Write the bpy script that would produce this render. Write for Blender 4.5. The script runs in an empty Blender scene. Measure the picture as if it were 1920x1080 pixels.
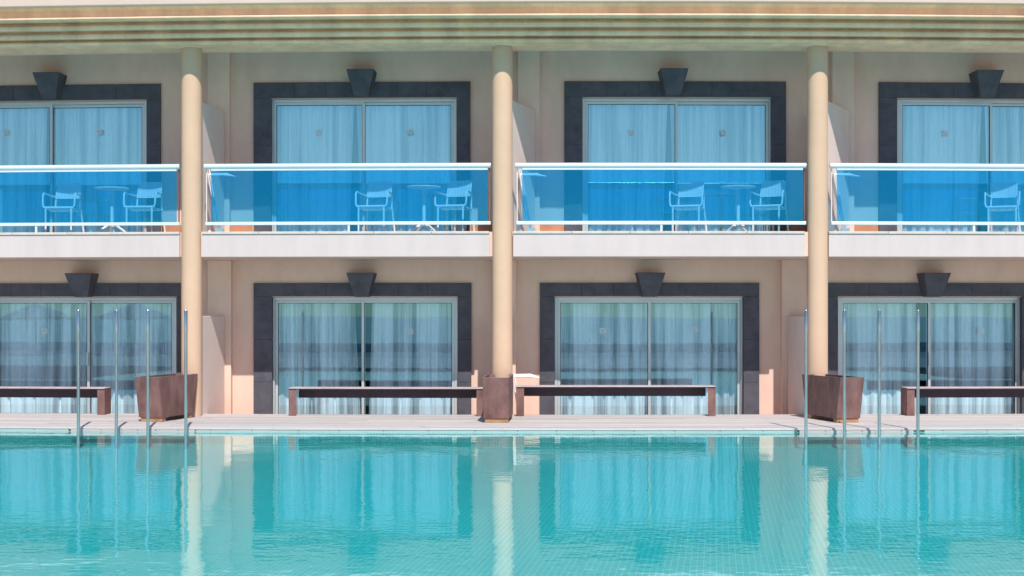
import bpy, math, random
from mathutils import Vector
random.seed(7)
R = math.radians
scene = bpy.context.scene
col = scene.collection

# ------------------------------------------------------------------ camera
H = 1.58                     # eye height above the pool water (z = 0)
F = 2730.0                   # focal length in pixels of the 1920 px wide photograph
HZ = 592.0                   # picture row of the horizon
K = 0.842                    # depth unit -> metres
cam_d = bpy.data.cameras.new('camera')
cam = bpy.data.objects.new('camera', cam_d); col.objects.link(cam)
cam.location = (0, 0, H); cam.rotation_euler = (R(90), 0, 0)
cam_d.sensor_width = 36; cam_d.lens = F / 1920 * 36
cam_d.shift_y = (HZ - 540) / 1920
cam_d.clip_end = 6000; cam_d.clip_start = 0.1
scene.camera = cam
# ------------------------------------------------------------------ sky, sun, exposure
SUN_AZ, SUN_EL = R(9.7), R(49.3)      # azimuth right of the facade's normal, on the camera's side
sd = Vector((math.sin(SUN_AZ) * math.cos(SUN_EL), -math.cos(SUN_AZ) * math.cos(SUN_EL), math.sin(SUN_EL)))
w = bpy.data.worlds.new('World'); scene.world = w; w.use_nodes = True
nt = w.node_tree; bg = nt.nodes['Background']
sky = nt.nodes.new('ShaderNodeTexSky'); sky.sky_type = 'NISHITA'; sky.sun_disc = False
sky.sun_elevation = SUN_EL; sky.sun_rotation = math.atan2(sd.x, sd.y)
sky.air_density = 1.0; sky.dust_density = 0.05; sky.ozone_density = 2.5
nt.links.new(sky.outputs[0], bg.inputs[0]); bg.inputs[1].default_value = 0.11
sl = bpy.data.lights.new('sun', 'SUN'); sl.energy = 4.2; sl.angle = R(0.5); sl.color = (1.0, 0.93, 0.86)
so = bpy.data.objects.new('sun', sl); col.objects.link(so); so.location = sd * 60
so.rotation_euler = (-sd).to_track_quat('-Z', 'Y').to_euler()
vs = scene.view_settings
vs.view_transform = 'Standard'; vs.look = 'None'; vs.gamma = 1; vs.use_curve_mapping = False
vs.exposure = 0.2
scene.cycles.max_bounces = 12; scene.cycles.transparent_max_bounces = 16
scene.cycles.diffuse_bounces = 5; scene.cycles.blur_glossy = 1.0

# ------------------------------------------------------------------ helpers
BX, BA = 1.6, 0.0045         # the facade, deck and pool edge follow one gentle curve in plan
def bend(x): return BA * (x - BX) ** 2
def U(px, py, D):
    """picture position at plan depth D -> real metres (before the curve is applied)"""
    d0 = K * D; x = (px - 960) / F * d0
    for _ in range(6): x = (px - 960) / F * (d0 + bend(x))
    d = d0 + bend(x)
    return Vector((x, d0, H - (py - HZ) / F * d))
def UX(px, D): return U(px, HZ, D).x
def UZ(py, D, x=BX): return H - (py - HZ) / F * (K * D + bend(x))

class MB:
    def __init__(s): s.v = []; s.f = []
    def quadgrid(s, rows):
        """rows: list of equally long point lists -> surface"""
        b = len(s.v); n = len(rows[0])
        for r in rows: s.v += [tuple(p) for p in r]
        for i in range(len(rows) - 1):
            for j in range(n - 1):
                a = b + i * n + j
                s.f.append((a, a + 1, a + n + 1, a + n))
        return s
    def box(s, x0, x1, y0, y1, z0, z1, nx=1):
        rows = []
        b = len(s.v)
        for i in range(nx + 1):
            x = x0 + (x1 - x0) * i / nx
            s.v += [(x, y0, z0), (x, y1, z0), (x, y1, z1), (x, y0, z1)]
        for i in range(nx):
            a = b + 4 * i
            for k in range(4):
                k2 = (k + 1) % 4
                s.f.append((a + k, a + k2, a + 4 + k2, a + 4 + k))
        s.f.append((b, b + 3, b + 2, b + 1)); e = b + 4 * nx
        s.f.append((e, e + 1, e + 2, e + 3))
        return s
    def hexa(s, p):
        """8 corners: bottom four (ccw), top four"""
        b = len(s.v); s.v += [tuple(q) for q in p]
        for f in ((3, 2, 1, 0), (4, 5, 6, 7), (0, 1, 5, 4), (1, 2, 6, 5), (2, 3, 7, 6), (3, 0, 4, 7)):
            s.f.append(tuple(b + i for i in f))
        return s
    def extrude_x(s, prof, x0, x1, nx=1):
        """prof: closed (y,z) polygon run along x"""
        b = len(s.v); n = len(prof)
        for i in range(nx + 1):
            x = x0 + (x1 - x0) * i / nx
            s.v += [(x, p[0], p[1]) for p in prof]
        for i in range(nx):
            a = b + n * i
            for k in range(n):
                k2 = (k + 1) % n
                s.f.append((a + k, a + k2, a + n + k2, a + n + k))
        s.f.append(tuple(b + k for k in reversed(range(n))))
        s.f.append(tuple(b + n * nx + k for k in range(n)))
        return s
    def tube(s, pts, r, n=8, cap=True):
        pts = [Vector(p) for p in pts]; b = len(s.v)
        rr = r if isinstance(r, (list, tuple)) else [r] * len(pts)
        up = None
        for i, p in enumerate(pts):
            t = (pts[min(i + 1, len(pts) - 1)] - pts[max(i - 1, 0)]).normalized()
            if up is None:
                up = Vector((0, 0, 1)) if abs(t.z) < 0.9 else Vector((1, 0, 0))
            a = t.cross(up)
            if a.length < 1e-4: a = t.cross(Vector((0, 1, 0)))
            a.normalize(); c = a.cross(t).normalized(); up = c
            for k in range(n):
                q = 2 * math.pi * k / n
                s.v.append(tuple(p + (a * math.cos(q) + c * math.sin(q)) * rr[i]))
        for i in range(len(pts) - 1):
            for k in range(n):
                k2 = (k + 1) % n; a = b + i * n
                s.f.append((a + k, a + k2, a + n + k2, a + n + k))
        if cap:
            s.f.append(tuple(b + k for k in reversed(range(n))))
            e = b + (len(pts) - 1) * n
            s.f.append(tuple(e + k for k in range(n)))
        return s
    def lathe(s, cx, cy, prof, n=40):
        b = len(s.v)
        for (r, z) in prof:
            for k in range(n):
                q = 2 * math.pi * k / n
                s.v.append((cx + r * math.cos(q), cy + r * math.sin(q), z))
        for i in range(len(prof) - 1):
            for k in range(n):
                k2 = (k + 1) % n; a = b + i * n
                s.f.append((a + k, a + k2, a + n + k2, a + n + k))
        s.f.append(tuple(b + k for k in reversed(range(n))))
        e = b + (len(prof) - 1) * n
        s.f.append(tuple(e + k for k in range(n)))
        return s
    def build(s, name, mat, parent=None, warp=True, smooth=False, bevel=0.0, origin=None, sheet=False):
        me = bpy.data.meshes.new(name)
        v = [(p[0], p[1] + bend(p[0]), p[2]) for p in s.v] if warp else s.v
        o = bpy.data.objects.new(name, me); col.objects.link(o)
        off = Vector((0, 0, 0))
        if parent is not None:
            o.parent = parent
            q = parent
            while q is not None: off += q.location; q = q.parent
        if origin is not None:
            o.location = Vector(origin) - off; off = Vector(origin)
        v = [(p[0] - off.x, p[1] - off.y, p[2] - off.z) for p in v]
        me.from_pydata(v, [], s.f); me.validate(); me.update()
        import bmesh
        bm = bmesh.new(); bm.from_mesh(me)
        if not sheet: bmesh.ops.recalc_face_normals(bm, faces=bm.faces)
        bm.to_mesh(me); bm.free()
        me.materials.append(mat)
        if smooth:
            for p in me.polygons: p.use_smooth = True
            md = o.modifiers.new('edges', 'EDGE_SPLIT'); md.split_angle = R(40)
        if bevel > 0:
            md = o.modifiers.new('bevel', 'BEVEL'); md.width = bevel; md.segments = 2; md.limit_method = 'ANGLE'; md.angle_limit = R(50)
        return o

def tag(o, label=None, cat=None, group=None, kind=None):
    if label: o['label'] = label
    if cat: o['category'] = cat
    if group: o['group'] = group
    if kind: o['kind'] = kind
    return o
def empty(name, loc=(0, 0, 0), rz=0, parent=None):
    o = bpy.data.objects.new(name, None); col.objects.link(o)
    o.location = loc; o.rotation_euler = (0, 0, rz); o.empty_display_size = 0.2
    if parent: o.parent = parent
    return o
def copy_tree(o, parent=None):
    c = o.copy(); col.objects.link(c); c.parent = parent
    for ch in list(o.children): copy_tree(ch, c)
    return c
def wl(p):
    """apply the plan curve to a point"""
    return Vector((p[0], p[1] + bend(p[0]), p[2]))
def turn(x): return math.atan(2 * BA * (x - BX))

# ------------------------------------------------------------------ materials
def nodes(name):
    m = bpy.data.materials.new(name); m.use_nodes = True
    return m, m.node_tree, m.node_tree.nodes['Principled BSDF']
def pmat(name, c, rough=0.7, var=0.08, scale=3.0, bump=0.0, bscale=80.0, metallic=0.0, stretch=(1, 1, 1), spec=0.3, spots=0.0, c2=None):
    m, t, b = nodes(name)
    N, L = t.nodes.new, t.links.new
    geo = N('ShaderNodeNewGeometry'); mp = N('ShaderNodeMapping'); L(geo.outputs['Position'], mp.inputs['Vector'])
    mp.inputs['Scale'].default_value = stretch
    n1 = N('ShaderNodeTexNoise'); n1.inputs['Scale'].default_value = scale; n1.inputs['Detail'].default_value = 6; n1.inputs['Roughness'].default_value = 0.65
    L(mp.outputs[0], n1.inputs['Vector'])
    rp = N('ShaderNodeValToRGB'); L(n1.outputs['Fac'], rp.inputs['Fac'])
    lo = [max(0, x * (1 - var)) for x in c]; hi = [min(1, x * (1 + var)) for x in (c2 or c)]
    rp.color_ramp.elements[0].position = 0.32; rp.color_ramp.elements[0].color = (*lo, 1)
    rp.color_ramp.elements[1].position = 0.68; rp.color_ramp.elements[1].color = (*hi, 1)
    out = rp.outputs[0]
    if spots > 0:
        n2 = N('ShaderNodeTexNoise'); n2.inputs['Scale'].default_value = 55; n2.inputs['Detail'].default_value = 2
        L(geo.outputs['Position'], n2.inputs['Vector'])
        r2 = N('ShaderNodeValToRGB'); r2.color_ramp.elements[0].position = 0.68; r2.color_ramp.elements[1].position = 0.74
        L(n2.outputs['Fac'], r2.inputs['Fac'])
        mu = N('ShaderNodeMath'); mu.operation = 'MULTIPLY'; mu.inputs[1].default_value = spots; L(r2.outputs[0], mu.inputs[0])
        mx = N('ShaderNodeMix'); mx.data_type = 'RGBA'; L(mu.outputs[0], mx.inputs['Factor']); L(out, mx.inputs[6])
        mx.inputs[7].default_value = (*[x * 0.35 for x in c], 1); out = mx.outputs[2]
    L(out, b.inputs['Base Color'])
    b.inputs['Roughness'].default_value = rough; b.inputs['Metallic'].default_value = metallic
    b.inputs['Specular IOR Level'].default_value = spec
    if bump > 0:
        n3 = N('ShaderNodeTexNoise'); n3.inputs['Scale'].default_value = bscale; n3.inputs['Detail'].default_value = 4
        L(mp.outputs[0], n3.inputs['Vector'])
        bp = N('ShaderNodeBump'); bp.inputs['Strength'].default_value = bump; bp.inputs['Distance'].default_value = 0.01
        L(n3.outputs['Fac'], bp.inputs['Height']); L(bp.outputs[0], b.inputs['Normal'])
    return m
def glassmat(name, tint, refl, fac, rough=0.0):
    m = bpy.data.materials.new(name); m.use_nodes = True
    t = m.node_tree; t.nodes.clear(); N, L = t.nodes.new, t.links.new
    o = N('ShaderNodeOutputMaterial'); mx = N('ShaderNodeMixShader')
    tr = N('ShaderNodeBsdfTransparent'); tr.inputs[0].default_value = (*tint, 1)
    gl = N('ShaderNodeBsdfGlossy'); gl.inputs['Color'].default_value = (*refl, 1); gl.inputs['Roughness'].default_value = rough
    geo = N('ShaderNodeNewGeometry'); nz = N('ShaderNodeTexNoise'); nz.inputs['Scale'].default_value = 0.9; L(geo.outputs['Position'], nz.inputs['Vector'])
    bp = N('ShaderNodeBump'); bp.inputs['Strength'].default_value = 0.03; bp.inputs['Distance'].default_value = 0.02
    L(nz.outputs['Fac'], bp.inputs['Height']); L(bp.outputs[0], gl.inputs['Normal'])
    mx.inputs[0].default_value = fac
    L(tr.outputs[0], mx.inputs[1]); L(gl.outputs[0], mx.inputs[2]); L(mx.outputs[0], o.inputs[0])
    return m
M = {}
M['wall'] = pmat('wall_paint', (0.76, 0.545, 0.45), 0.85, 0.09, 1.4, 0.25, 120, stretch=(1.3, 1, 0.6), spots=0.05)
M['fin'] = pmat('partition_paint', (0.76, 0.62, 0.56), 0.85, 0.05, 1.5, 0.25, 120)
M['column'] = pmat('column_paint', (0.64, 0.43, 0.30), 0.8, 0.05, 1.4, 0.2, 120, spots=0.15)
M['cornice'] = pmat('cornice_plaster', (0.88, 0.60, 0.40), 0.85, 0.16, 2.2, 0.4, 60, stretch=(1.6, 1, 0.45), spots=0.5)
M['parapet'] = pmat('parapet_paint', (0.66, 0.50, 0.42), 0.85, 0.05, 1.0, 0.2, 100)
M['slab'] = pmat('balcony_white', (0.60, 0.505, 0.49), 0.8, 0.05, 1.6, 0.15, 100, stretch=(2.5, 1, 0.5), spots=0.06)
M['coping'] = pmat('coping_stone', (0.60, 0.52, 0.47), 0.8, 0.10, 6, 0.2, 80)
M['basalt'] = pmat('dark_basalt', (0.088, 0.089, 0.112), 0.8, 0.22, 5, 0.5, 90, spots=0.25)
M['joint'] = pmat('joint_mortar', (0.045, 0.05, 0.07), 0.9, 0.1, 10)
M['alu'] = pmat('grey_aluminium', (0.52, 0.58, 0.60), 0.35, 0.04, 4, metallic=0.25, spec=0.5)
M['gasket'] = pmat('rubber_gasket', (0.03, 0.035, 0.045), 0.6, 0.05, 8)
M['rail'] = pmat('rail_white_metal', (0.70, 0.75, 0.78), 0.3, 0.03, 3, metallic=0.2, spec=0.5)
M['steel'] = pmat('brushed_steel', (0.44, 0.49, 0.52), 0.22, 0.15, 12, metallic=1.0, stretch=(1, 1, 0.2))
M['doorglass'] = glassmat('door_glass', (0.82, 0.95, 1.0), (0.30, 0.74, 1.0), 0.20)
M['doorglass_up'] = glassmat('door_glass_coated', (0.84, 0.95, 1.0), (0.42, 0.86, 1.0), 0.34)
M['blueglass'] = glassmat('blue_balustrade_glass', (0.46, 0.78, 0.95), (0.02, 0.55, 0.92), 0.20)
M['emblem'] = pmat('frosted_emblem', (0.62, 0.70, 0.74), 0.5, 0.05, 9)
M['curtain'] = pmat('white_curtain_fold_shade', (0.80, 0.81, 0.82), 0.9, 0.42, 8.0, 0.1, 200, stretch=(1, 0.15, 0.025), c2=(0.62, 0.63, 0.635))
M['curtain_low'] = pmat('white_curtain_strong_fold_shade', (0.90, 0.92, 0.94), 0.9, 0.60, 6.0, 0.1, 200, stretch=(1, 0.15, 0.03), c2=(0.56, 0.57, 0.58))
for k_ in ('curtain', 'curtain_low'):      # shade of the folds painted as vertical bands: narrower change from dark to light
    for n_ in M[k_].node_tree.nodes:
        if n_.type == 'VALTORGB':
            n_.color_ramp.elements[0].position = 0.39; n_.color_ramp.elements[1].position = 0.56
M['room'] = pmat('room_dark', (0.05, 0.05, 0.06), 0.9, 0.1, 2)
M['plastic'] = pmat('white_plastic', (0.78, 0.79, 0.80), 0.45, 0.03, 6)
M['terracotta'] = pmat('terracotta_tile', (0.45, 0.22, 0.13), 0.7, 0.15, 5, 0.1)
M['deck'] = pmat('deck_board', (0.55, 0.51, 0.50), 0.75, 0.10, 3.0, 0.3, 40, stretch=(0.5, 9, 9))
M['deck2'] = pmat('deck_board_greyer', (0.48, 0.45, 0.45), 0.75, 0.12, 3.0, 0.3, 40, stretch=(0.5, 9, 9))
M['deck3'] = pmat('deck_board_paler', (0.61, 0.565, 0.55), 0.75, 0.10, 3.0, 0.3, 40, stretch=(0.5, 9, 9))
M['fascia'] = pmat('deck_fascia_board', (0.46, 0.40, 0.39), 0.75, 0.10, 3.0, 0.3, 40, stretch=(0.6, 6, 14))
M['screw'] = pmat('screw_dark', (0.05, 0.05, 0.055), 0.5, 0.1, 10)
M['corten'] = pmat('brown_rusted_steel', (0.175, 0.090, 0.082), 0.65, 0.28, 5.0, 0.3, 60, stretch=(1, 1, 0.45), c2=(0.21, 0.115, 0.105))
M['rim'] = pmat('worn_steel_edge', (0.34, 0.24, 0.24), 0.6, 0.3, 8.0)
M['bench'] = pmat('brown_bench_steel_shade', (0.045, 0.032, 0.045), 0.6, 0.2, 4.0, 0.2, 60)  # darkened steel: shade under the seat painted into apron and lip
M['benchtop'] = pmat('bench_top_painted_lit', (0.52, 0.45, 0.46), 0.55, 0.15, 5.0, 0.2, 60)  # paler than the rest: sunlit look of the top painted into its colour
M['timber'] = pmat('timber_block', (0.42, 0.23, 0.12), 0.8, 0.25, 8.0, 0.3, 60, stretch=(1, 1, 4))
M['plate'] = pmat('soil', (0.06, 0.05, 0.045), 0.95, 0.3, 12)
M['terrace'] = pmat('terrace_paving', (0.45, 0.41, 0.37), 0.85, 0.12, 1.5, 0.2, 30)
M['lowerpaving'] = pmat('lower_paving', (0.26, 0.27, 0.28), 0.85, 0.12, 1.5)
M['ground'] = pmat('ground_gravel', (0.32, 0.28, 0.24), 0.9, 0.15, 0.5, 0.3, 20)
M['sea'] = pmat('sea_water', (0.03, 0.10, 0.16), 0.15, 0.2, 0.05, spec=0.5)
M['stonewall'] = pmat('white_render', (0.80, 0.79, 0.78), 0.85, 0.08, 1)
M['canvas'] = pmat('white_canvas', (0.76, 0.75, 0.72), 0.85, 0.04, 3)
tc = M['canvas'].node_tree; tb = tc.nodes['Principled BSDF']; tl_ = tc.nodes.new('ShaderNodeBsdfTranslucent'); tl_.inputs[0].default_value = (0.8, 0.79, 0.76, 1)
tm = tc.nodes.new('ShaderNodeMixShader'); tm.inputs[0].default_value = 0.5
tc.links.new(tb.outputs[0], tm.inputs[1]); tc.links.new(tl_.outputs[0], tm.inputs[2]); tc.links.new(tm.outputs[0], tc.nodes['Material Output'].inputs[0])
M['cushion'] = pmat('pale_cushion', (0.60, 0.62, 0.63), 0.9, 0.05, 3)
M['darkmetal'] = pmat('dark_pole', (0.08, 0.08, 0.09), 0.5, 0.05, 3)

def tilemat(name, a, b_, grout, size, rot, axes):
    m, t, b = nodes(name); N, L = t.nodes.new, t.links.new
    geo = N('ShaderNodeNewGeometry'); sx = N('ShaderNodeSeparateXYZ'); L(geo.outputs['Position'], sx.inputs[0])
    cb = N('ShaderNodeCombineXYZ')
    L(sx.outputs[axes[0]], cb.inputs[0]); L(sx.outputs[axes[1]], cb.inputs[1])
    mp = N('ShaderNodeMapping'); mp.inputs['Rotation'].default_value = (0, 0, rot); L(cb.outputs[0], mp.inputs['Vector'])
    br = N('ShaderNodeTexBrick'); br.offset = 0.0; br.squash = 1.0
    br.inputs['Color1'].default_value = (*a, 1); br.inputs['Color2'].default_value = (*b_, 1); br.inputs['Mortar'].default_value = (*grout, 1)
    br.inputs['Scale'].default_value = 1.0; br.inputs['Mortar Size'].default_value = size * 0.065; br.inputs['Mortar Smooth'].default_value = 0.2
    br.inputs['Brick Width'].default_value = size; br.inputs['Row Height'].default_value = size
    L(mp.outputs[0], br.inputs['Vector']); L(br.outputs['Color'], b.inputs['Base Color'])
    b.inputs['Roughness'].default_value = 0.5; b.inputs['Specular IOR Level'].default_value = 0.1
    return m
M['pooltile'] = tilemat('pool_floor_mosaic', (0.006, 0.49, 0.525), (0.008, 0.56, 0.59), (0.20, 0.83, 0.83), 0.046, R(8), (0, 1))
M['poolwalltile'] = tilemat('pool_wall_mosaic', (0.03, 0.34, 0.34), (0.05, 0.42, 0.41), (0.34, 0.62, 0.58), 0.042, 0, (0, 2))
M['cove'] = tilemat('pool_cove_mosaic', (0.45, 0.85, 0.84), (0.75, 0.92, 0.90), (0.2, 0.6, 0.6), 0.042, 0, (0, 1))

def watermat():
    m = bpy.data.materials.new('pool_water'); m.use_nodes = True
    t = m.node_tree; t.nodes.clear(); N, L = t.nodes.new, t.links.new
    o = N('ShaderNodeOutputMaterial'); mx = N('ShaderNodeMixShader')
    tr = N('ShaderNodeBsdfTransparent'); tr.inputs[0].default_value = (0.36, 0.985, 0.985, 1)
    gl = N('ShaderNodeBsdfGlossy'); gl.inputs['Roughness'].default_value = 0.012; gl.inputs['Color'].default_value = (1, 1, 1, 1)
    geo = N('ShaderNodeNewGeometry')
    # Schlick reflectance, the same from above and below, so that sunlight reaches the floor
    dt = N('ShaderNodeVectorMath'); dt.operation = 'DOT_PRODUCT'; L(geo.outputs['Incoming'], dt.inputs[0])
    ab = N('ShaderNodeMath'); ab.operation = 'ABSOLUTE'; L(dt.outputs['Value'], ab.inputs[0])
    om = N('ShaderNodeMath'); om.operation = 'SUBTRACT'; om.inputs[0].default_value = 1.0; om.use_clamp = True; L(ab.outputs[0], om.inputs[1])
    pw_ = N('ShaderNodeMath'); pw_.operation = 'POWER'; pw_.inputs[1].default_value = 4.6; L(om.outputs[0], pw_.inputs[0])
    fr = N('ShaderNodeMath'); fr.operation = 'MULTIPLY_ADD'; fr.inputs[1].default_value = 0.97; fr.inputs[2].default_value = 0.02; L(pw_.outputs[0], fr.inputs[0])
    def nz(scale, stretch, detail):
        mp = N('ShaderNodeMapping'); mp.inputs['Scale'].default_value = stretch; L(geo.outputs['Position'], mp.inputs['Vector'])
        n = N('ShaderNodeTexNoise'); n.inputs['Scale'].default_value = scale; n.inputs['Detail'].default_value = detail; n.inputs['Roughness'].default_value = 0.5
        L(mp.outputs[0], n.inputs['Vector']); return n
    a = nz(7.0, (1, 1.3, 1), 2.5); c = nz(0.9, (1, 1, 1), 1.0)
    mm = N('ShaderNodeMath'); mm.operation = 'MULTIPLY_ADD'; mm.inputs[1].default_value = 5.0
    L(c.outputs['Fac'], mm.inputs[0]); L(a.outputs['Fac'], mm.inputs[2])
    bp = N('ShaderNodeBump'); bp.inputs['Strength'].default_value = 1.0; bp.inputs['Distance'].default_value = 0.0015
    L(mm.outputs[0], bp.inputs['Height'])
    L(bp.outputs[0], gl.inputs['Normal']); L(bp.outputs[0], dt.inputs[1])
    L(fr.outputs[0], mx.inputs[0]); L(tr.outputs[0], mx.inputs[1]); L(gl.outputs[0], mx.inputs[2]); L(mx.outputs[0], o.inputs[0])
    return m
M['water'] = watermat()

# ------------------------------------------------------------------ setting: ground, pool, deck
XL, XR = -12.5, 12.5
NX = 24
ZD = 0.0585                                  # deck top above water
DW, DC = 27.75, 26.0                          # depth of wall face and of column axis
YE = K * 23.37                               # pool edge
YB = K * 26.62                               # back edge of the deck
tag(MB().quadgrid([[(-400, 120, -0.9), (400, 120, -0.9)], [(-400, -34, -0.9), (400, -34, -0.9)]]).build('ground', M['ground'], warp=False), kind='structure')
tag(MB().quadgrid([[(-4000, -34, -3.0), (4000, -34, -3.0)], [(-4000, -5000, -3.0), (4000, -5000, -3.0)]]).build('sea', M['sea'], warp=False), kind='structure')
# pool: shallow tiled basin
floor = MB()
xs = [XL + (XR - XL) * i / NX for i in range(NX + 1)]
floor.quadgrid([[(x, YE + bend(x), -0.2) for x in xs], [(x, 4.6, -0.2) for x in xs]])
pool = tag(floor.build('pool_floor', M['pooltile'], warp=False), kind='structure')
pw = MB().quadgrid([[(x, YE + bend(x) - 0.002, -0.2) for x in xs], [(x, YE + bend(x) - 0.002, 0.004) for x in xs]])
tag(pw.build('pool_wall', M['poolwalltile'], warp=False), kind='structure')
cv = MB().quadgrid([[(x, YE + bend(x) - 0.004, -0.192) for x in xs], [(x, YE + bend(x) - 0.075, -0.196) for x in xs]])
tag(cv.build('pool_cove', M['cove'], warp=False), kind='structure')
wt = MB().quadgrid([[(x, 4.6, 0.0) for x in xs], [(x, YE + bend(x) - 0.003, 0.0) for x in xs]])
tag(wt.build('water', M['water'], warp=False, sheet=True), kind='structure')
tag(MB().box(XL - 20, XR + 20, -5.0, 4.6, -0.9, ZD).build('near_terrace', M['terrace'], warp=False), kind='structure')
tag(MB().box(-60, 60, -34, -5.0, -0.9, -0.45).build('lower_terrace', M['lowerpaving'], warp=False), kind='structure')
# deck with separate boards
deck = tag(MB().box(XL, XR, YE + 0.03, YB, -0.3, ZD - 0.026, NX).build('pool_deck', M['fascia']), kind='structure')
rows = 19; bw = (YB - YE + 0.012) / rows
for r in range(rows):
    y0 = YE - 0.012 + r * bw
    x = XL - random.uniform(0, 2.5)
    while x < XR:
        ln = random.uniform(2.6, 3.8); a, b = max(x, XL), min(x + ln, XR)
        if b - a > 0.1:
            dz = random.uniform(-0.0015, 0.0015)
            MB().box(a + 0.002, b - 0.002, y0 + 0.003, y0 + bw - 0.003, ZD - 0.024 + dz, ZD + dz, 4).build('plank', M[random.choice(('deck', 'deck', 'deck2', 'deck3'))], deck)
        x += ln
# fascia boards along the pool edge, with screws; deeper step fronts between the posts
def fascia(px0, px1, zb, fwd, n_screws):
    x0, x1 = UX(px0, 23.35), UX(px1, 23.35)
    o = MB().box(x0 + 0.002, x1 - 0.002, YE - fwd, YE - fwd + 0.028, zb, ZD - 0.027, max(1, int((x1 - x0) / 0.8))).build('fascia_board', M['fascia'], deck)
    s = MB()
    for i in range(n_screws):
        x = x0 + (x1 - x0) * (i + 0.3 + random.uniform(-0.08, 0.08)) / n_screws
        s.tube([(x, YE - fwd - 0.003, 0.022), (x, YE - fwd + 0.002, 0.022)], 0.007, 8)
    s.build('screw', M['screw'], o)
for (a, b, zb, fw, n) in ((-300, 128, 0.004, 0.0, 5), (366, 618, 0.004, 0.0, 3), (618, 946, 0.004, 0.0, 4), (946, 1240, 0.004, 0.0, 4), (1240, 1496, 0.004, 0.0, 3), (1734, 2200, 0.004, 0.0, 5)):
    fascia(a, b, zb, fw, n)
for (a, b) in ((134, 218), (218, 282), (282, 366), (1498, 1576), (1576, 1640), (1640, 1712)):
    fascia(a, b, -0.10, 0.05, 2)

# ------------------------------------------------------------------ the hotel
hotel = empty('hotel_building', wl((0, K * DW, 0)))
tag(hotel, 'two storey beige hotel wing with round columns, glass balconies and moulded cornice', 'building')
YW, YC = K * DW, K * DC
Z1 = UZ(433, 25.85)                       # upper floor level (coping top)
ZS = UZ(481, 25.88)                       # underside of the balcony slab
ZCB = UZ(78, 25.5)                        # underside of the cornice
ZTOP = UZ(3, 25.02)                       # lip of the parapet
ZG = -0.18                                # floor of the ground terrace behind the deck
# doors: (floor, keystone px, outer left, outer right, frame left, frame right, mullion px)
UP = [(91, -112, 301, -80, 275, 95), (677, 475, 882, 508, 856, 681), (1263, 1058, 1474, 1092, 1447, 1268), (1852, 1648, 2062, 1682, 2032, 1858)]
GR = [(151, -52, 338, -16, 331, 165), (677, 475, 884, 510, 858, 681), (1220, 1012, 1424, 1040, 1394, 1217), (1753, 1552, 1957, 1571, 1916, 1742)]
UPY = (152, 183, 128, 178); GRY = (530, 557, 511, 556)     # stone top, frame top, keystone top, keystone bottom
def hole(d, ytop):
    return UX(d[3], DW) - 0.004, UX(d[4], DW) + 0.004, UZ(ytop, DW)
def wall_floor(doors, ytop, z0, z1):
    """front wall with door openings and their reveals"""
    m = MB(); hs = [hole(d, ytop) for d in doors]; zt = hs[0][2]
    def strip(a, b, za, zb):
        n = max(1, int((b - a) / 1.0))
        m.quadgrid([[(a + (b - a) * i / n, YW, za) for i in range(n + 1)], [(a + (b - a) * i / n, YW, zb) for i in range(n + 1)]])
    x = XL
    for (a, b, _) in hs:
        strip(x, a, z0, zt); x = b
        m.quadgrid([[(a, YW, z0), (a, YW + 0.3, z0)], [(a, YW, zt), (a, YW + 0.3, zt)]])
        m.quadgrid([[(b, YW, z0), (b, YW + 0.3, z0)], [(b, YW, zt), (b, YW + 0.3, zt)]])
        m.quadgrid([[(a, YW, zt), (b, YW, zt)], [(a, YW + 0.3, zt), (b, YW + 0.3, zt)]])
    strip(x, XR, z0, zt); strip(XL, XR, zt, z1)
    return m.build('wall', M['wall'], hotel)
ZCEIL = ZCB + 0.22
wall_floor(UP, UPY[1], Z1 - 0.3, ZCEIL)
wall_floor(GR, GRY[1], ZG, ZS + 0.02)
# floors, ceilings, roof
MB().box(XL, XR, YC - 0.02, YW + 4.0, ZS + 0.008, Z1 - 0.005, NX).build('balcony_slab', M['wall'], hotel)
MB().box(XL, XR, YB + 0.003, YW + 4.0, -0.9, ZG, NX).build('ground_floor_slab', M['terracotta'], hotel)
MB().box(XL, XR, K * 26.27, YW + 4.0, ZCEIL, ZCEIL + 0.15, NX).build('ceiling', M['wall'], hotel)
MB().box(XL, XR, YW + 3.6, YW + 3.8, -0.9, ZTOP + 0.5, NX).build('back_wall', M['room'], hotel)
for x in (XL, XR - 0.2):
    MB().box(x, x + 0.2, YW + 0.003, YW + 3.6, -0.9, ZTOP).build('end_wall', M['wall'], hotel)
for i, xx in enumerate((410, 950, 1500)):      # walls between the rooms
    x = UX(xx, 29.5)
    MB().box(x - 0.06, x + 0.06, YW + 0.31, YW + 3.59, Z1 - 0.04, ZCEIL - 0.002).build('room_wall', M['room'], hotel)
    x = UX((390, 948, 1490)[i], 29.5)
    MB().box(x - 0.06, x + 0.06, YW + 0.31, YW + 3.59, ZG + 0.003, ZS - 0.002).build('room_wall', M['room'], hotel)
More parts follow.
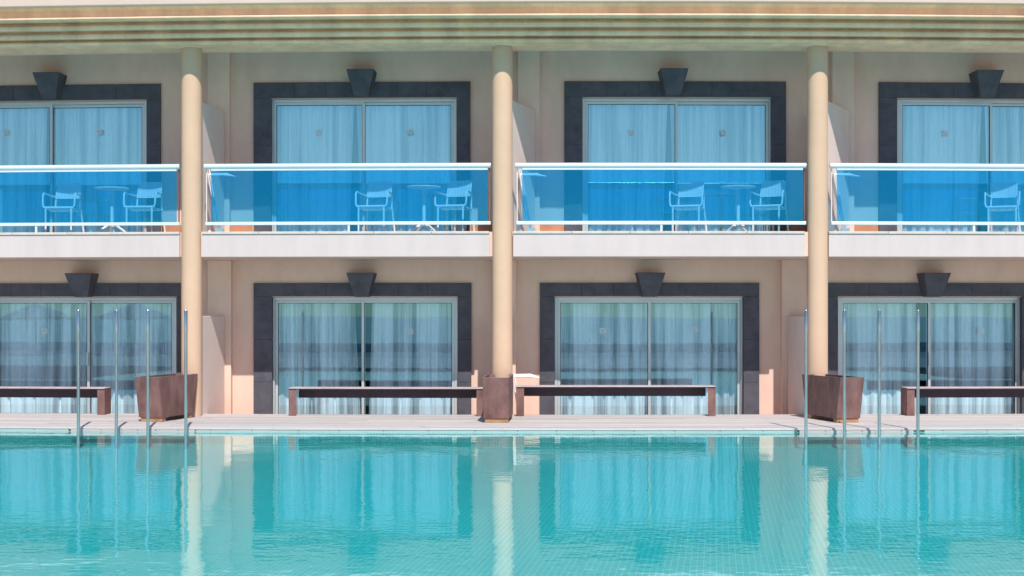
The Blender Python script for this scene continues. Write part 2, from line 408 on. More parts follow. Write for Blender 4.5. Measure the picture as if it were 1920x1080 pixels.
# cornice: courses stepping in from the lip (depth, row of the lower edge in the middle of the picture)
def course(name, D0, py0, D1, py1, mat, back=26.27, roll=0.02):
    z0, z1 = UZ(py0, D0), UZ(py1, D1)
    y0, y1, yb = K * D0, K * D1, K * back
    prof = [(yb, z0), (y0 + roll, z0), (y0, z0 + roll * 0.8), (y0, z0 + roll * 2.2), (y0 + roll * 1.2, z0 + roll * 3.0), (y1 + 0.0, z1), (yb, z1)]
    return MB().extrude_x(prof, XL, XR, 48).build(name, mat, hotel)
zb = [UZ(78, 25.50), UZ(65, 25.40), UZ(48.5, 25.29), UZ(32, 25.20), UZ(28.5, 25.10), UZ(25.5, 25.10), ZTOP]
yy = [K * q for q in (25.50, 25.40, 25.29, 25.20)]
for i in range(4):
    z0, z1 = zb[i], zb[i + 1] - 0.0005 if i < 3 else UZ(28.5, 25.10)
    y0 = yy[i]; h = z1 - z0
    # hollow moulding: bulged nose below, scooped under the course above
    prof = [(K * 26.27, z0), (y0 + 0.012, z0), (y0, z0 + 0.012), (y0 + 0.004, z0 + h * 0.42), (y0 + 0.030, z0 + h * 0.62), (y0 + 0.085, z0 + h * 0.74), (y0 + 0.095, z1), (K * 26.27, z1)]
    MB().extrude_x(prof, XL, XR, 48).build('cornice_course', M['cornice'], hotel)
ld = MB()
b0 = len(ld.v); pr = None
zl0, zl1 = UZ(28.5, 25.10), UZ(25.2, 25.10)
n = 120
ringv = []
for i in range(n + 1):
    x = XL + (XR - XL) * i / n
    j = random.uniform(-0.004, 0.004)
    ringv.append([(x, K * 26.2, zl0 + 0.0005), (x, K * 25.10 + j, zl0 + 0.0005), (x, K * 25.10 + j - 0.004, (zl0 + zl1) / 2), (x, K * 25.10 + j + 0.006, zl1 + j * 0.5), (x, K * 26.2, zl1)])
ld.quadgrid(ringv); ld.build('cornice_ledge', M['cornice'], hotel)
y0 = K * 25.24
MB().extrude_x([(K * 26.2, zl1 - 0.01), (y0, zl1 - 0.01), (y0, ZTOP - 0.055), (y0 - 0.06, ZTOP - 0.03), (y0 - 0.09, ZTOP - 0.0), (K * 26.2, ZTOP)], XL, XR, 48).build('cornice_course', M['cornice'], hotel)
MB().extrude_x([(K * 25.02, ZTOP + 0.001), (K * 25.02, ZTOP + 0.75), (K * DW, ZTOP + 0.75), (K * DW, ZTOP + 0.001)], XL, XR, 48).build('parapet', M['parapet'], hotel, bevel=0.012)
MB().box(XL, XR, K * DW + 0.003, YW + 3.6, ZTOP, ZTOP + 0.2, NX).build('roof', M['parapet'], hotel)
MB().box(XL, XR, K * 26.27, K * 26.27 + 0.12, ZCB + 0.001, ZCEIL + 0.6, NX).build('beam', M['wall'], hotel)
# columns
for px in (-224, 359.5, 942, 1533, 2124):
    c = U(px, HZ, DC); rr = 0.152
    MB().lathe(c.x, c.y + bend(c.x), [(rr, ZD - 0.03), (rr, ZCB + 0.01)], 56).build('column', M['column'], hotel, warp=False, smooth=True)
# pilasters on the wall and splayed partition walls behind the columns
ZFU = UZ(208, DW - 0.25, -4.5); ZFG = H - 0.004
def pilaster(px0, px1, z0, z1):
    MB().box(UX(px0, DW - 0.17), UX(px1, DW - 0.17), YW - 0.14, YW + 0.003, z0, z1).build('pilaster', M['wall'], hotel, bevel=0.006)
for (a, b) in ((-196, -152), (389, 430), (971, 1012), (1561, 1602)): pilaster(a, b, Z1 - 0.045, ZCEIL - 0.001)
for (a, b) in ((389, 433), (925, 967), (1466, 1512)): pilaster(a, b, ZG + 0.001, ZS + 0.006)
def partition(pf, pb, z0, z1, th):
    f, b = U(pf, HZ, 26.12), U(pb, HZ, DW - 0.2)
    q = [(f.x - th, f.y), (f.x, f.y), (b.x, b.y), (b.x - th, b.y)]
    MB().hexa([(x, y, z0) for x, y in q] + [(x, y, z1) for x, y in q]).build('partition_wall', M['fin'], hotel, bevel=0.008)
for (a, b) in ((-212, -164), (371, 420.5), (953, 1003), (1544, 1592)): partition(a, b, Z1 - 0.045, ZFU, 0.13)
partition(371, 421, ZG + 0.001, ZFG, 0.13)
partition(951, 961, ZG + 0.001, ZFG, 0.13)
partition(1549, 1512, ZG + 0.001, ZFG, 0.30)
# skirting tiles of the upper terrace
xs_ = [XL] + sum([[UX(d[1], DW) - 0.01, UX(d[2], DW) + 0.01] for d in UP], []) + [XR]
for i in range(0, len(xs_), 2):
    a, b = max(xs_[i], XL), min(xs_[i + 1], XR)
    if b - a > 0.05:
        MB().box(a, b, YW - 0.012, YW + 0.002, Z1 - 0.045, UZ(421, DW)).build('skirting', M['terracotta'], hotel)

# stone surrounds, keystones and sliding doors
def surround(d, ys, z0, broken):
    kx, ol, orr, fl, fr, mu = d
    fy = YW - 0.045
    D0 = DW - 0.05
    xo0, xo1 = UX(ol, D0), UX(orr, D0); xi0, xi1 = UX(fl, D0), UX(fr, D0)
    zt, zi = UZ(ys[0], D0), UZ(ys[1], D0) + 0.012
    cx = UX(kx, D0)
    g = 0.0025
    bk = MB()
    bk.box(xo0 + 0.006, xo1 - 0.006, fy + 0.006, YW + 0.001, zi + 0.004, zt - 0.006, 4)
    bk.box(xo0 + 0.006, xi0 - 0.004, fy + 0.006, YW + 0.001, z0, zi + 0.003)
    bk.box(xi1 + 0.004, xo1 - 0.006, fy + 0.006, YW + 0.001, z0, zi + 0.003)
    base = bk.build('stone_surround', M['joint'], hotel)
    def stone(a, b, za, zb_, y1=None):
        j = random.uniform(-0.0015, 0.0015)
        MB().box(a + g, b - g, fy + j, (y1 or YW + 0.002), za + g, zb_ - g).build('stone', M['basalt'], base, bevel=0.004)
    cuts = [xo0, xo0 + (xi0 - xo0) + 0.42, cx - 0.42 - 0.02, cx, cx + 0.40, xi1 - 0.45, xo1]
    cuts = [xo0] + [xo0 + (xo1 - xo0) * t for t in (0.19, 0.335, 0.5, 0.665, 0.80)] + [xo1]
    for a, b in zip(cuts[:-1], cuts[1:]): stone(a, b, zi, zt)
    hh = (zi - z0) / 3.0
    for k in range(3):
        stone(xo0, xi0, z0 + k * hh, z0 + (k + 1) * hh, YW + 0.10)
        stone(xi1, xo1, z0 + k * hh, z0 + (k + 1) * hh, YW + 0.10)
    # keystone: wedge leaning out at its top
    zk0, zk1 = UZ(ys[3], DW - 0.3), UZ(ys[2], DW - 0.45)
    w1, w0 = 26 / F * K * 27.6, 13.2 / F * K * 27.7
    ckx = UX(kx, DW - 0.3)
    p1, p0 = 0.36, 0.20
    k = MB().hexa([(ckx - w0, fy - p0, zk0), (ckx + w0, fy - p0, zk0), (ckx + w0 + 0.02, fy + 0.02, zk0), (ckx - w0 - 0.02, fy + 0.02, zk0),
                   (ckx - w1, fy - p1, zk1), (ckx + w1, fy - p1, zk1), (ckx + w1 + 0.01, YW + 0.02, zk1), (ckx - w1 - 0.01, YW + 0.02, zk1)])
    ko = k.build('keystone', M['basalt'], base, bevel=0.008)
    if broken:   # recess in the underside
        MB().box(ckx - w0 * 0.62, ckx + w0 * 0.62, fy - p0 - 0.003, fy - p0 + 0.02, zk0 + 0.006, zk0 + 0.03).build('slot', M['joint'], base)
def petals(cx, cy, cz, r):
    m = MB()
    for i in range(11):
        a = R(360 * i / 11 + 12)
        dx, dz = math.cos(a), math.sin(a); nx_, nz_ = -dz, dx
        L_ = r * (0.85 + 0.15 * math.sin(i * 2.1))
        m.v += [(cx + dx * r * 0.12, cy, cz + dz * r * 0.12), (cx + dx * L_ * 0.7 + nx_ * r * 0.13, cy, cz + dz * L_ * 0.7 + nz_ * r * 0.13),
                (cx + dx * L_, cy, cz + dz * L_), (cx + dx * L_ * 0.7 - nx_ * r * 0.13, cy, cz + dz * L_ * 0.7 - nz_ * r * 0.13)]
        b = len(m.v); m.f.append((b - 4, b - 3, b - 2, b - 1))
    return m
def door(d, ys, z0, emblems, front_left):
    kx, ol, orr, fl, fr, mu = d
    D0 = DW + 0.10
    x0, x1 = UX(fl, D0), UX(fr, D0); zt = UZ(ys[1], DW) - 0.002; xm = UX(mu, D0)
    yf = YW + 0.075; t = 0.045
    m = MB()
    m.box(x0, x0 + t, yf, yf + 0.11, z0, zt)
    m.box(x1 - t, x1, yf, yf + 0.11, z0, zt)
    m.box(x0 + t, x1 - t, yf, yf + 0.11, zt - t, zt)
    m.box(x0 + t, x1 - t, yf, yf + 0.11, z0, z0 + 0.05)
    fo = m.build('sliding_door', M['alu'], hotel, bevel=0.003)
    for s in (0, 1):
        a, b = (x0 + t + 0.002, xm + 0.027) if s == 0 else (xm - 0.027, x1 - t - 0.002)
        fwd = (s == 0) == front_left
        y = yf + (0.012 if fwd else 0.062)
        za, zc = z0 + 0.052, zt - t - 0.002; q = 0.043
        sm = MB()
        sm.box(a, a + q, y, y + 0.036, za, zc); sm.box(b - q, b, y, y + 0.036, za, zc)
        sm.box(a + q, b - q, y, y + 0.036, zc - q, zc); sm.box(a + q, b - q, y, y + 0.036, za, za + q)
        sm.build('sash', M['alu'], fo, bevel=0.002)
        gk = MB(); e = 0.007
        gk.box(a + q, a + q + e, y + 0.006, y + 0.03, za + q, zc - q); gk.box(b - q - e, b - q, y + 0.006, y + 0.03, za + q, zc - q)
        gk.box(a + q + e, b - q - e, y + 0.006, y + 0.03, zc - q - e, zc - q)
        gk.build('gasket', M['gasket'], fo)
        MB().quadgrid([[(a + q - 0.01, y + 0.018, za + q - 0.01), (b - q + 0.01, y + 0.018, za + q - 0.01)], [(a + q - 0.01, y + 0.018, zc - q + 0.01), (b - q + 0.01, y + 0.018, zc - q + 0.01)]]).build('glass_pane', M['doorglass_up' if z0 > 1 else 'doorglass'], fo)
    hd = MB().box(xm - 0.015, xm + 0.012, yf - 0.03, yf - 0.008, z0 + 0.95, z0 + 1.15)
    hd.box(xm - 0.006, xm + 0.004, yf - 0.008, yf + 0.012, z0 + 0.97, z0 + 1.13)
    hd.build('handle', M['alu'], fo)
    for (px, py) in emblems:
        p = U(px, py, D0)
        petals(p.x, yf + 0.0135 if True else 0, p.z, 0.075).build('emblem', M['emblem'], fo)
EMU = [[(11, 249), (184, 247)], [(597, 249), (768, 247)], [(1183, 249), (1357, 248)], [(1772, 250)]]
EMG = [[(83, 621)], [(769, 622)], [(1130, 620), (1302, 618)], [(1840, 620)]]
for i in range(4):
    surround(UP[i], UPY, Z1 - 0.045, True)
    door(UP[i], UPY, Z1 - 0.04, EMU[i], True)
    surround(GR[i], GRY, ZG + 0.001, False)
    door(GR[i], GRY, ZG + 0.005, EMG[i], i != 1)

# balcony fronts and glass balustrades
BAY = [(-182, 336.5, -178, 337), (378, 917.5, 383, 920), (962, 1509, 966, 1511), (1554, 2102, 1556, 2104)]
FOOT = [68, 654, 1240, 1826]
for i, (a, b, ra, rb) in enumerate(BAY):
    D0 = 25.9
    x0, x1 = UX(a, D0), UX(b, D0); y0 = K * D0
    fr_ = MB().box(x0, x1, y0, YC - 0.023, ZS, Z1 - 0.042, 8).build('balcony_front', M['slab'], hotel, bevel=0.006)
    nseg = 5
    for k in range(nseg):
        xa, xb = x0 + (x1 - x0) * k / nseg, x0 + (x1 - x0) * (k + 1) / nseg
        MB().box(xa + 0.0015, xb - 0.0015, y0 - 0.018, YC - 0.021, Z1 - 0.040, Z1, 2).build('coping_stone', M['coping'], fr_, bevel=0.008)
    D1 = 25.96; yr = K * D1
    X0, X1 = UX(ra, D1), UX(rb, D1)
    zr = UZ(310, D1); r_ = 0.040
    n = 12
    tr_ = MB().tube([(X0 + (X1 - X0) * k / n, yr, zr) for k in range(n + 1)], r_, 16).build('balcony_railing', M['rail'], hotel, smooth=True)
    g0, g1 = X0 + 0.105, X1 - 0.045
    zg1, zg0 = UZ(318.5, D1), UZ(415, D1)
    MB().box(g0, g1, yr - 0.016, yr + 0.016, zg1, zr - r_ * 0.7, 8).build('glass_channel', M['rail'], tr_, bevel=0.003)
    MB().box(X0 + 0.02, X1 - 0.0, yr - 0.022, yr + 0.022, UZ(421, D1), zg0, 8).build('bottom_rail', M['rail'], tr_, bevel=0.004)
    MB().box(g0, g1, yr - 0.005, yr + 0.005, zg0 - 0.01, zg1 + 0.01, 8).build('glass_panel', M['blueglass'], tr_)
    for px in (FOOT[i],):
        x = UX(px, D1)
        MB().box(x - 0.016, x + 0.016, yr - 0.012, yr + 0.012, Z1 - 0.002, UZ(421, D1) + 0.004).build('foot', M['rail'], tr_)
    for (xe, s) in ((X0 + 0.03, 1), (X1 - 0.02, -1)):   # end posts behind the pane
        MB().box(xe - 0.007, xe + 0.007, yr + 0.024, yr + 0.05, UZ(421, D1), zr).build('end_post', M['fin'] if s == 1 else M['corten'], tr_)

# ------------------------------------------------------------------ curtains (things of their own)
def curtain(tl, tr, bl, br, py_top, z0, D, pleats, amp, seed, label, group):
    rnd = random.Random(seed)
    n, mrows = 150, 10
    ph = [0]
    for i in range(n): ph.append(ph[-1] + rnd.uniform(0.4, 1.6))
    tot = ph[-1]; ph = [p / tot * pleats * 2 * math.pi for p in ph]
    am = [amp * (0.55 + 0.45 * math.sin(i * 0.11 + seed) * math.sin(i * 0.037 + seed * 2)) for i in range(n + 1)]
    zt = UZ(py_top, D); rows_ = []
    for j in range(mrows + 1):
        t = j / mrows
        xa, xb = UX(tl, D) * (1 - t) + UX(bl, D) * t, UX(tr, D) * (1 - t) + UX(br, D) * t
        z = zt + (z0 - zt) * t
        row = []
        for i in range(n + 1):
            s = i / n
            y = K * D + am[i] * (0.7 + 0.4 * t) * (1.0 - 1.6 * abs(math.sin(0.5 * ph[i] + 0.15 * math.sin(t * 3 + i * 0.05))) ** 0.6) * 0.9 + 0.008 * math.sin(2.7 * ph[i] + t)
            row.append((xa + (xb - xa) * s + 0.006 * math.sin(ph[i] * 0.5 + t * 4), y, z))
        rows_.append(row)
    m = MB().quadgrid(rows_)
    base = wl(((UX(bl, D) + UX(br, D)) / 2, K * D, z0))
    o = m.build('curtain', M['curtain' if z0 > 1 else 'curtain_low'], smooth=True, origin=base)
    for md in list(o.modifiers): o.modifiers.remove(md)
    return tag(o, label, 'curtain', group)
place = ['on the leftmost balcony', 'on the second balcony from left', 'on the third balcony from left', 'on the rightmost balcony']
gplace = ['of leftmost ground floor door', 'of ground floor door left of middle planter', 'of ground floor door right of middle planter', 'of rightmost ground floor door']
DCU = DW + 0.36
UPC = [((-74, 88, -74, 84), (92, 270, 92, 272)), ((512, 664, 514, 655), (668, 850, 676, 850)), ((1097, 1252, 1097, 1243), (1256, 1441, 1264, 1441)), ((1687, 1842, 1687, 1832), (1846, 2026, 1853, 2026))]
GRC = [((-10, 162, -10, 162), (166, 327, 166, 328)), ((514, 665, 514, 676), (697, 853, 691, 853)), ((1045, 1216, 1045, 1216), (1219, 1388, 1219, 1390)), ((1575, 1718, 1575, 1722), (1746, 1911, 1744, 1911))]
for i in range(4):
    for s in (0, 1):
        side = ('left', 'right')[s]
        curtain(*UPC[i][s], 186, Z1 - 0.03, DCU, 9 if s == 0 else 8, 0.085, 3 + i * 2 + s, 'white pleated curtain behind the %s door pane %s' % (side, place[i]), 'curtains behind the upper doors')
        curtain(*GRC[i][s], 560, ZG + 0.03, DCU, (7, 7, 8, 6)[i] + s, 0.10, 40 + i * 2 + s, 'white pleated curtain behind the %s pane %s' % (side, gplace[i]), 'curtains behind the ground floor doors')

# ------------------------------------------------------------------ balcony furniture
def arc(p0, p1, p2, n=5):
    p0, p1, p2 = Vector(p0), Vector(p1), Vector(p2)
    return [p0 * (1 - t) ** 2 + p1 * 2 * t * (1 - t) + p2 * t * t for t in [i / n for i in range(n + 1)]]
def make_chair():
    root = empty('armchair')
    P = lambda m, n, **k: m.build(n, M['plastic'], root, warp=False, **k)
    hw, sz, r = 0.205, 0.425, 0.0150
    for s in (-1, 1):
        P(MB().tube([(s * hw, -0.23, 0.0), (s * hw, -0.225, sz - 0.03), (s * (hw - 0.004), -0.22, sz)], [r, r, r], 8), 'leg', smooth=True)
        P(MB().tube([(s * 0.235, 0.30, 0.0), (s * 0.215, 0.24, 0.30), (s * 0.205, 0.20, 0.45), (s * 0.200, 0.225, 0.62)], [r, r, r, r * 0.9], 8), 'leg', smooth=True)
        a = [(s * (hw - 0.01), -0.22, sz)] + arc((s * (hw + 0.01), -0.22, sz - 0.002), (s * 0.252, -0.22, sz), (s * 0.255, -0.215, sz + 0.07), 6) + arc((s * 0.257, -0.205, sz + 0.17), (s * 0.258, -0.19, sz + 0.225), (s * 0.256, -0.14, sz + 0.222), 5) + [(s * 0.245, 0.06, sz + 0.205), (s * 0.205, 0.20, sz + 0.19)]
        P(MB().tube(a, [r] * 8 + [r * 0.9] * (len(a) - 8), 8), 'armrest', smooth=True)
        P(MB().tube([(s * hw, -0.22, sz - 0.006), (s * 0.21, 0.19, sz - 0.03)], r * 0.8, 8), 'side_rail', smooth=True)
    P(MB().tube([(-hw - 0.005, -0.225, sz), (hw + 0.005, -0.225, sz)], r * 1.15, 8), 'front_rail', smooth=True)
    # slatted seat and back with slots
    st = MB(); n = 13
    for i in range(n):
        y = -0.20 + 0.40 * i / (n - 1)
        z = sz - 0.012 - 0.028 * math.sin((i + 1) / (n + 1) * math.pi) - 0.012 * i / n
        st.box(-hw + 0.005, hw - 0.005, y - 0.0135, y + 0.0135, z, z + 0.006)
    for x in (-hw + 0.012, -0.07, 0.07, hw - 0.012):
        rowa = [(x - 0.008, -0.2 + 0.4 * i / 12, sz - 0.014 - 0.028 * math.sin((i + 1) / 14 * math.pi) - 0.012 * i / 13) for i in range(13)]
        rowb = [(p[0] + 0.016, p[1], p[2]) for p in rowa]
        st.quadgrid([rowa, rowb])
    P(st, 'seat')
    bk = MB(); n = 15
    def bx(t): return 0.19 + 0.085 * t ** 1.2, 0.60 + (0.835 - 0.60) * t
    for i in range(n):
        t = i / (n - 1); y, z = bx(t); hw_ = 0.205 - 0.012 * t - (0.03 if i == n - 1 else 0.0) - (0.008 if i == n - 2 else 0)
        row1 = []; row2 = []
        for k in range(7):
            x = -hw_ + 2 * hw_ * k / 6; yy_ = y + 0.03 * (1 - (x / 0.205) ** 2)
            row1.append((x, yy_, z - 0.0062)); row2.append((x, yy_ + 0.001, z + 0.0062))
        bk.quadgrid([row1, row2])
    for k in range(9):
        x = -0.198 + 0.396 * k / 8; ra = []
        for i in range(n):
            y, z = bx(i / (n - 1)); ra.append((x * (1 - 0.05 * i / n), y + 0.03 * (1 - (x / 0.205) ** 2) + 0.0015, z - (0.004 if i == n - 1 and k in (0, 8) else 0)))
        bk.quadgrid([[(p[0] - 0.006, p[1], p[2]) for p in ra], [(p[0] + 0.006, p[1], p[2]) for p in ra]])
    P(bk, 'backrest')
    return root
def make_table():
    root = empty('round_table')
    P = lambda m, n, **k: m.build(n, M['plastic'], root, warp=False, **k)
    P(MB().lathe(0, 0, [(0.255, 0.735), (0.268, 0.742), (0.27, 0.752), (0.262, 0.758)], 40), 'table_top', smooth=True)
    P(MB().lathe(0, 0, [(0.028, 0.15), (0.027, 0.70), (0.06, 0.735)], 20), 'pedestal', smooth=True)
    for k in range(4):
        a = R(28 + 90 * k); c, s = math.cos(a), math.sin(a)
        P(MB().tube([(0, 0, 0.20), (c * 0.06, s * 0.06, 0.165), (c * 0.27, s * 0.27, 0.016)], [0.022, 0.021, 0.015], 8), 'leg', smooth=True)
    return root
chair0, table0 = make_chair(), make_table()
chair0.scale = (1.0, 1.0, 1.05)
ZF = Z1 - 0.004
first = {'c': True, 't': True}
def put(kind, px, D, rz, label, group, cat):
    src = chair0 if kind == 'c' else table0
    o = src if first[kind] else copy_tree(src); first[kind] = False
    p = U(px, HZ, D)
    o.location = wl((p.x, p.y, ZF)); o.rotation_euler = (0, 0, rz + turn(p.x) + R(random.uniform(-2, 2)))
    tag(o, label, cat, group)
for i, (c1, tb, c2) in enumerate(((119, 210, 271), (704, 795, 853), (1291, 1384, 1443), (1881, None, None))):
    put('c', c1, 27.20, R((0, -9, -20, -26)[i]), 'white slatted armchair %s, %s' % (place[i], 'left of the round table' if tb else 'cut by the picture edge'), 'white balcony armchairs', 'armchair')
    if tb:
        put('t', tb, 27.0, R(8 * i), 'small white round pedestal table between two armchairs ' + place[i], 'white balcony tables', 'table')
        put('c', c2, 27.12, R((-5, -16, -24, 0)[i]), 'white slatted armchair %s, the one beside the column' % place[i], 'white balcony armchairs', 'armchair')

# folded drying racks leaning on the partitions
def rack(pxa, pya, pxb, pyb, D, zfloor, hi, label):
    """top bar from (pxa,pya); legs run to the floor at pxb"""
    a = U(pxa, pya, D); f = U(pxb, pyb, D)
    root = empty('drying_rack', wl((f.x, f.y, zfloor)))
    tag(root, label, 'drying rack', 'folded drying racks')
    P = lambda m, n, **k: m.build(n, M['plastic'], root, **k)
    for k in range(2):
        off = 0.03 * k
        P(MB().tube([(a.x - 0.02 + off, a.y - 0.03 + off, a.z + hi), (a.x + (f.x - a.x) * 0.5 + off, f.y, (a.z + zfloor) / 2), (f.x + off * 1.6, f.y + 0.06 * k, zfloor)], 0.010, 8), 'leg', smooth=True)
    L_ = 0.40
    for k in range(3):
        P(MB().tube([(a.x, a.y + 0.05 * k, a.z + 0.01 * k), (a.x + L_ * 0.6, a.y + 0.05 * k, a.z + 0.012 * k), (a.x + L_ * 0.62, a.y + 0.05 * k, a.z + 0.012 * k), (a.x + L_, a.y + 0.05 * k, a.z - 0.02)], [0.016, 0.016, 0.022, 0.007], 8), 'bar', smooth=True)
    P(MB().box(a.x - 0.02, a.x + 0.02, a.y - 0.01, a.y + 0.16, a.z - 0.03, a.z + 0.02), 'hinge', bevel=0.004)
    for k in range(2):
        P(MB().box(f.x - 0.16 + 0.12 * k, f.x - 0.11 + 0.2 * k, f.y - 0.02, f.y + 0.03, zfloor, zfloor + 0.05 + 0.03 * k), 'foot', bevel=0.004)
for i, (x, w_) in enumerate(((391, 'the second balcony from left'), (975, 'the third balcony from left'), (1564, 'the rightmost balcony'))):
    rack(x, 328, x + 18, 432, 26.45, ZF, 0.09, 'folded white drying rack leaning on the partition of ' + w_)
rack(963, 706, 975, 778, 26.75, ZD - 0.24, 0.05, 'folded white drying rack on the ground floor behind the middle planter')

# ------------------------------------------------------------------ benches
def bench(px0, px1, pyt, label):
    Df = 26.17; p0, p1 = U(px0, 780, Df), U(px1, 780, Df)
    zt = UZ(pyt, Df, (p0.x + p1.x) / 2); y0 = p0.y; dep = 0.37; lw = 0.118
    root = empty('bench', wl(((p0.x + p1.x) / 2, y0 + dep / 2, ZD)))
    tag(root, label, 'bench', 'long steel benches on the deck')
    MB().box(p0.x, p1.x, y0, y0 + dep, zt - 0.012, zt, 10).build('seat', M['benchtop'], root, bevel=0.002)
    MB().box(p0.x + lw, p1.x - lw, y0 + 0.26, y0 + 0.272, zt - 0.165, zt - 0.0125, 10).build('apron', M['bench'], root)
    MB().box(p0.x, p1.x, y0 + 0.001, y0 + 0.008, zt - 0.026, zt - 0.0125, 10).build('front_lip', M['bench'], root)
    for (a, s) in ((p0.x, 1), (p1.x - lw, -1)):
        lg = MB()
        t = 0.01
        xo = a if s == 1 else a + lw - t
        lg.box(xo, xo + t, y0 + 0.009, y0 + dep, ZD + 0.001, zt - 0.0125)
        xi = a + t if s == 1 else a
        lg.box(xi, xi + lw - t, y0 + 0.009, y0 + 0.019, ZD + 0.001, zt - 0.0265)
        lg.build('leg', M['corten'], root, bevel=0.002)
bench(-300, 196, 726.5, 'long brown steel bench running out of the picture on the left')
bench(541, 908, 727.5, 'long brown steel bench left of the middle planter')
bench(968, 1342, 724, 'long brown steel bench right of the middle planter')
bench(1701, 2190, 726.5, 'long brown steel bench running out of the picture on the right')

# ------------------------------------------------------------------ planters
def planter(cx_px, rz, label):
    """long open trough with sloping ends on timber blocks; local y runs along its length, front end at y=0"""
    p = U(cx_px, 793, 24.55)
    root = empty('planter', wl((p.x, p.y, ZD)), rz)
    tag(root, label, 'planter', 'rusted steel planters on the deck')
    hw, e, Lb, zb_, zt = 0.185, 0.125, 1.0, 0.062, 0.645
    t = 0.008
    lf0, lb0, lf1, lb1 = 0.0, Lb, -e, Lb + e
    def sh(m, n, mat=None, bevel=0.002):
        me = m
        o = bpy.data.objects.new(n, bpy.data.meshes.new(n)); col.objects.link(o); o.parent = root
        o.data.from_pydata(me.v, [], me.f); o.data.update(); o.data.materials.append(mat or M['corten'])
        if bevel:
            md = o.modifiers.new('bevel', 'BEVEL'); md.width = bevel; md.segments = 2
        return o
    for s in (-1, 1):   # long sides
        xo, xi = s * hw, s * (hw - t)
        q = [(xo, lf0, zb_), (xi, lf0, zb_), (xi, lb0, zb_), (xo, lb0, zb_), (xo, lf1, zt), (xi, lf1, zt), (xi, lb1, zt), (xo, lb1, zt)]
        if s == 1: q = [q[1], q[0], q[3], q[2], q[5], q[4], q[7], q[6]]
        sh(MB().hexa(q), 'side_panel')
    for (f0, f1, d) in ((lf0, lf1, t), (lb0 - t, lb1 - t, t)):
        w_ = hw - t - 0.0005
        sh(MB().hexa([(-w_, f0, zb_), (w_, f0, zb_), (w_, f0 + d, zb_), (-w_, f0 + d, zb_), (-w_, f1, zt), (w_, f1, zt), (w_, f1 + d, zt), (-w_, f1 + d, zt)]), 'end_panel')
    w_ = hw - t - 0.001
    sh(MB().box(-w_, w_, t + 0.001, Lb - t - 0.001, zb_ + 0.001, zb_ + 0.012), 'bottom_panel', None, 0)
    sh(MB().hexa([(-w_, 0.01, zb_ + 0.013), (w_, 0.01, zb_ + 0.013), (w_, Lb - 0.01, zb_ + 0.013), (-w_, Lb - 0.01, zb_ + 0.013), (-w_, -0.02, 0.22), (w_, -0.02, 0.22), (w_, Lb + 0.02, 0.22), (-w_, Lb + 0.02, 0.22)]), 'soil', M['plate'], 0)
    rim = MB(); e2 = 0.010
    rim.box(-hw - 0.001, -hw + e2, lf1 - 0.001, lb1 + 0.001, zt + 0.0005, zt + 0.004); rim.box(hw - e2, hw + 0.001, lf1 - 0.001, lb1 + 0.001, zt + 0.0005, zt + 0.004)
    rim.box(-hw + e2, hw - e2, lf1 - 0.001, lf1 + e2, zt + 0.0005, zt + 0.004); rim.box(-hw + e2, hw - e2, lb1 - e2, lb1 + 0.001, zt + 0.0005, zt + 0.004)
    sh(rim, 'rim', M['rim'], 0)
    sh(MB().box(-hw + 0.02, hw - 0.012, 0.02, 0.13, 0.001, zb_ - 0.0005), 'timber_block', M['timber'], 0.004)
    sh(MB().box(-hw + 0.02, hw - 0.012, Lb - 0.14, Lb - 0.03, 0.001, zb_ - 0.0005), 'timber_block', M['timber'], 0.004)
planter(282.5, R(-14), 'rusty brown steel planter among the left group of pool posts')
planter(930.5, R(-3), 'rusty brown steel planter standing in front of the middle column')
planter(1590.5, R(14), 'rusty brown steel planter among the right group of pool posts')

# ------------------------------------------------------------------ steel posts at the pool steps
ordn = ['first', 'second', 'third', 'fourth']
for gi, (pxs, side) in enumerate((((147, 218, 277.5, 348.5), 'left'), ((1511, 1583.5, 1648.5, 1721), 'right'))):
    for k, px in enumerate(pxs):
        p = U(px, 815, 22.93); q = wl((p.x, p.y, -0.199)); zt = UZ(581.5, 22.93, p.x)
        root = empty('steel_post', q)
        tag(root, 'slim steel pool post, %s from left of the %s group of four' % (ordn[k], side), 'post', 'steel posts at the pool steps')
        lean = random.uniform(-0.004, 0.004)
        def T(m, n): 
            return m.build(n, M['steel'], root, warp=False, smooth=True)
        T(MB().tube([q, q + Vector((lean, 0, zt + 0.199 - 0.30))], 0.0215, 20), 'tube')
        T(MB().tube([q + Vector((lean, 0, zt + 0.199 - 0.299)), q + Vector((lean, 0, zt + 0.199 - 0.012)), q + Vector((lean, 0, zt + 0.199))], [0.0235, 0.0235, 0.018], 20), 'cap')

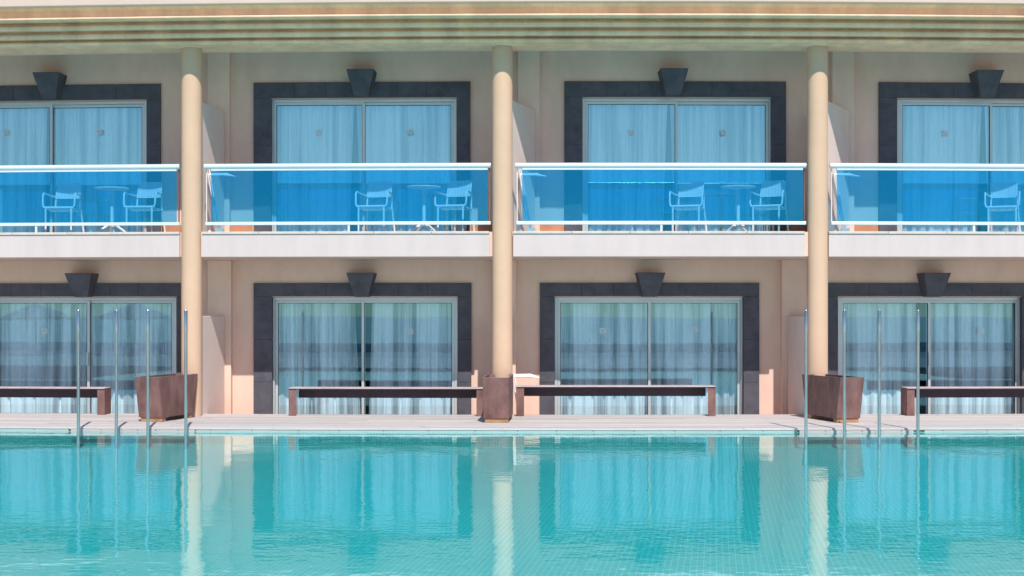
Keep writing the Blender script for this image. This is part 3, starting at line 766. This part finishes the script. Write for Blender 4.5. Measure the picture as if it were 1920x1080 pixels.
# ------------------------------------------------------------------ the far side of the pool, seen mirrored in the panes
def parasol(x, y, label):
    root = empty('parasol', (x, y, -0.45)); tag(root, label, 'parasol', 'parasols across the pool')
    m = MB(); n = 8; rr = 1.45
    rings = []
    for (r_, z) in ((0.02, 2.55), (0.5, 2.40), (1.0, 2.20), (rr, 1.98), (rr, 1.86)):
        rings.append([(x + r_ * math.cos(2 * math.pi * k / n + 0.39), y + r_ * math.sin(2 * math.pi * k / n + 0.39), z - 0.45) for k in range(n + 1)])
    m.quadgrid(rings); m.build('canopy', M['canvas'], root, warp=False)
    MB().tube([(x, y, -0.45), (x, y, 2.1)], 0.03, 10).build('pole', M['darkmetal'], root, warp=False, smooth=True)
    MB().lathe(x, y, [(0.3, -0.449), (0.3, -0.38), (0.06, -0.35)], 20).build('base', M['darkmetal'], root, warp=False)
def lounger(x, y, label):
    root = empty('sun_lounger', (x, y, -0.45)); tag(root, label, 'sun lounger', 'sun loungers across the pool')
    MB().box(x - 0.32, x + 0.32, y - 0.5, y + 1.0, -0.15, -0.07).build('seat', M['cushion'], root, warp=False, bevel=0.02)
    MB().hexa([(x - 0.32, y - 0.52, -0.12), (x + 0.32, y - 0.52, -0.12), (x + 0.32, y - 0.46, -0.07), (x - 0.32, y - 0.46, -0.07), (x - 0.32, y - 0.98, 0.36), (x + 0.32, y - 0.98, 0.36), (x + 0.32, y - 0.92, 0.40), (x - 0.32, y - 0.92, 0.40)]).build('backrest', M['cushion'], root, warp=False, bevel=0.015)
    for sx in (-0.28, 0.28):
        for sy in (-0.45, 0.92):
            MB().box(x + sx - 0.02, x + sx + 0.02, y + sy - 0.02, y + sy + 0.02, -0.449, -0.151).build('leg', M['darkmetal'], root, warp=False)
# the mirrored line of sight through a pane of the left ground floor door gives the spot
def mirrored(px, depth):
    a = U(px, HZ, DW + 0.1); P = wl(a); th = turn(a.x)
    nrm = Vector((math.sin(th), -math.cos(th), 0)); d = Vector((P.x, P.y, 0)).normalized()
    rfl = d - 2 * d.dot(nrm) * nrm
    t = (depth - P.y) / rfl.y
    return P.x + rfl.x * t
for k, px in enumerate((70, 250)):
    parasol(mirrored(px, -12.0), -12.0, 'white parasol across the pool, mirrored in %s pane of leftmost ground floor door' % ('left', 'right')[k])
for k, px in enumerate((60, 115, 180, 235, 290)):
    lounger(mirrored(px, -11.0), -11.0, 'pale sun lounger across the pool, %s from left mirrored in leftmost ground door' % ['first', 'second', 'third', 'fourth', 'fifth'][k])
gw = MB().box(-60, 60, -33.9, -33.6, -0.45, 0.05).build('garden_wall', M['stonewall'], warp=False)
tag(gw, 'low pale garden wall across the pool, mirrored faintly in the panes', 'wall')
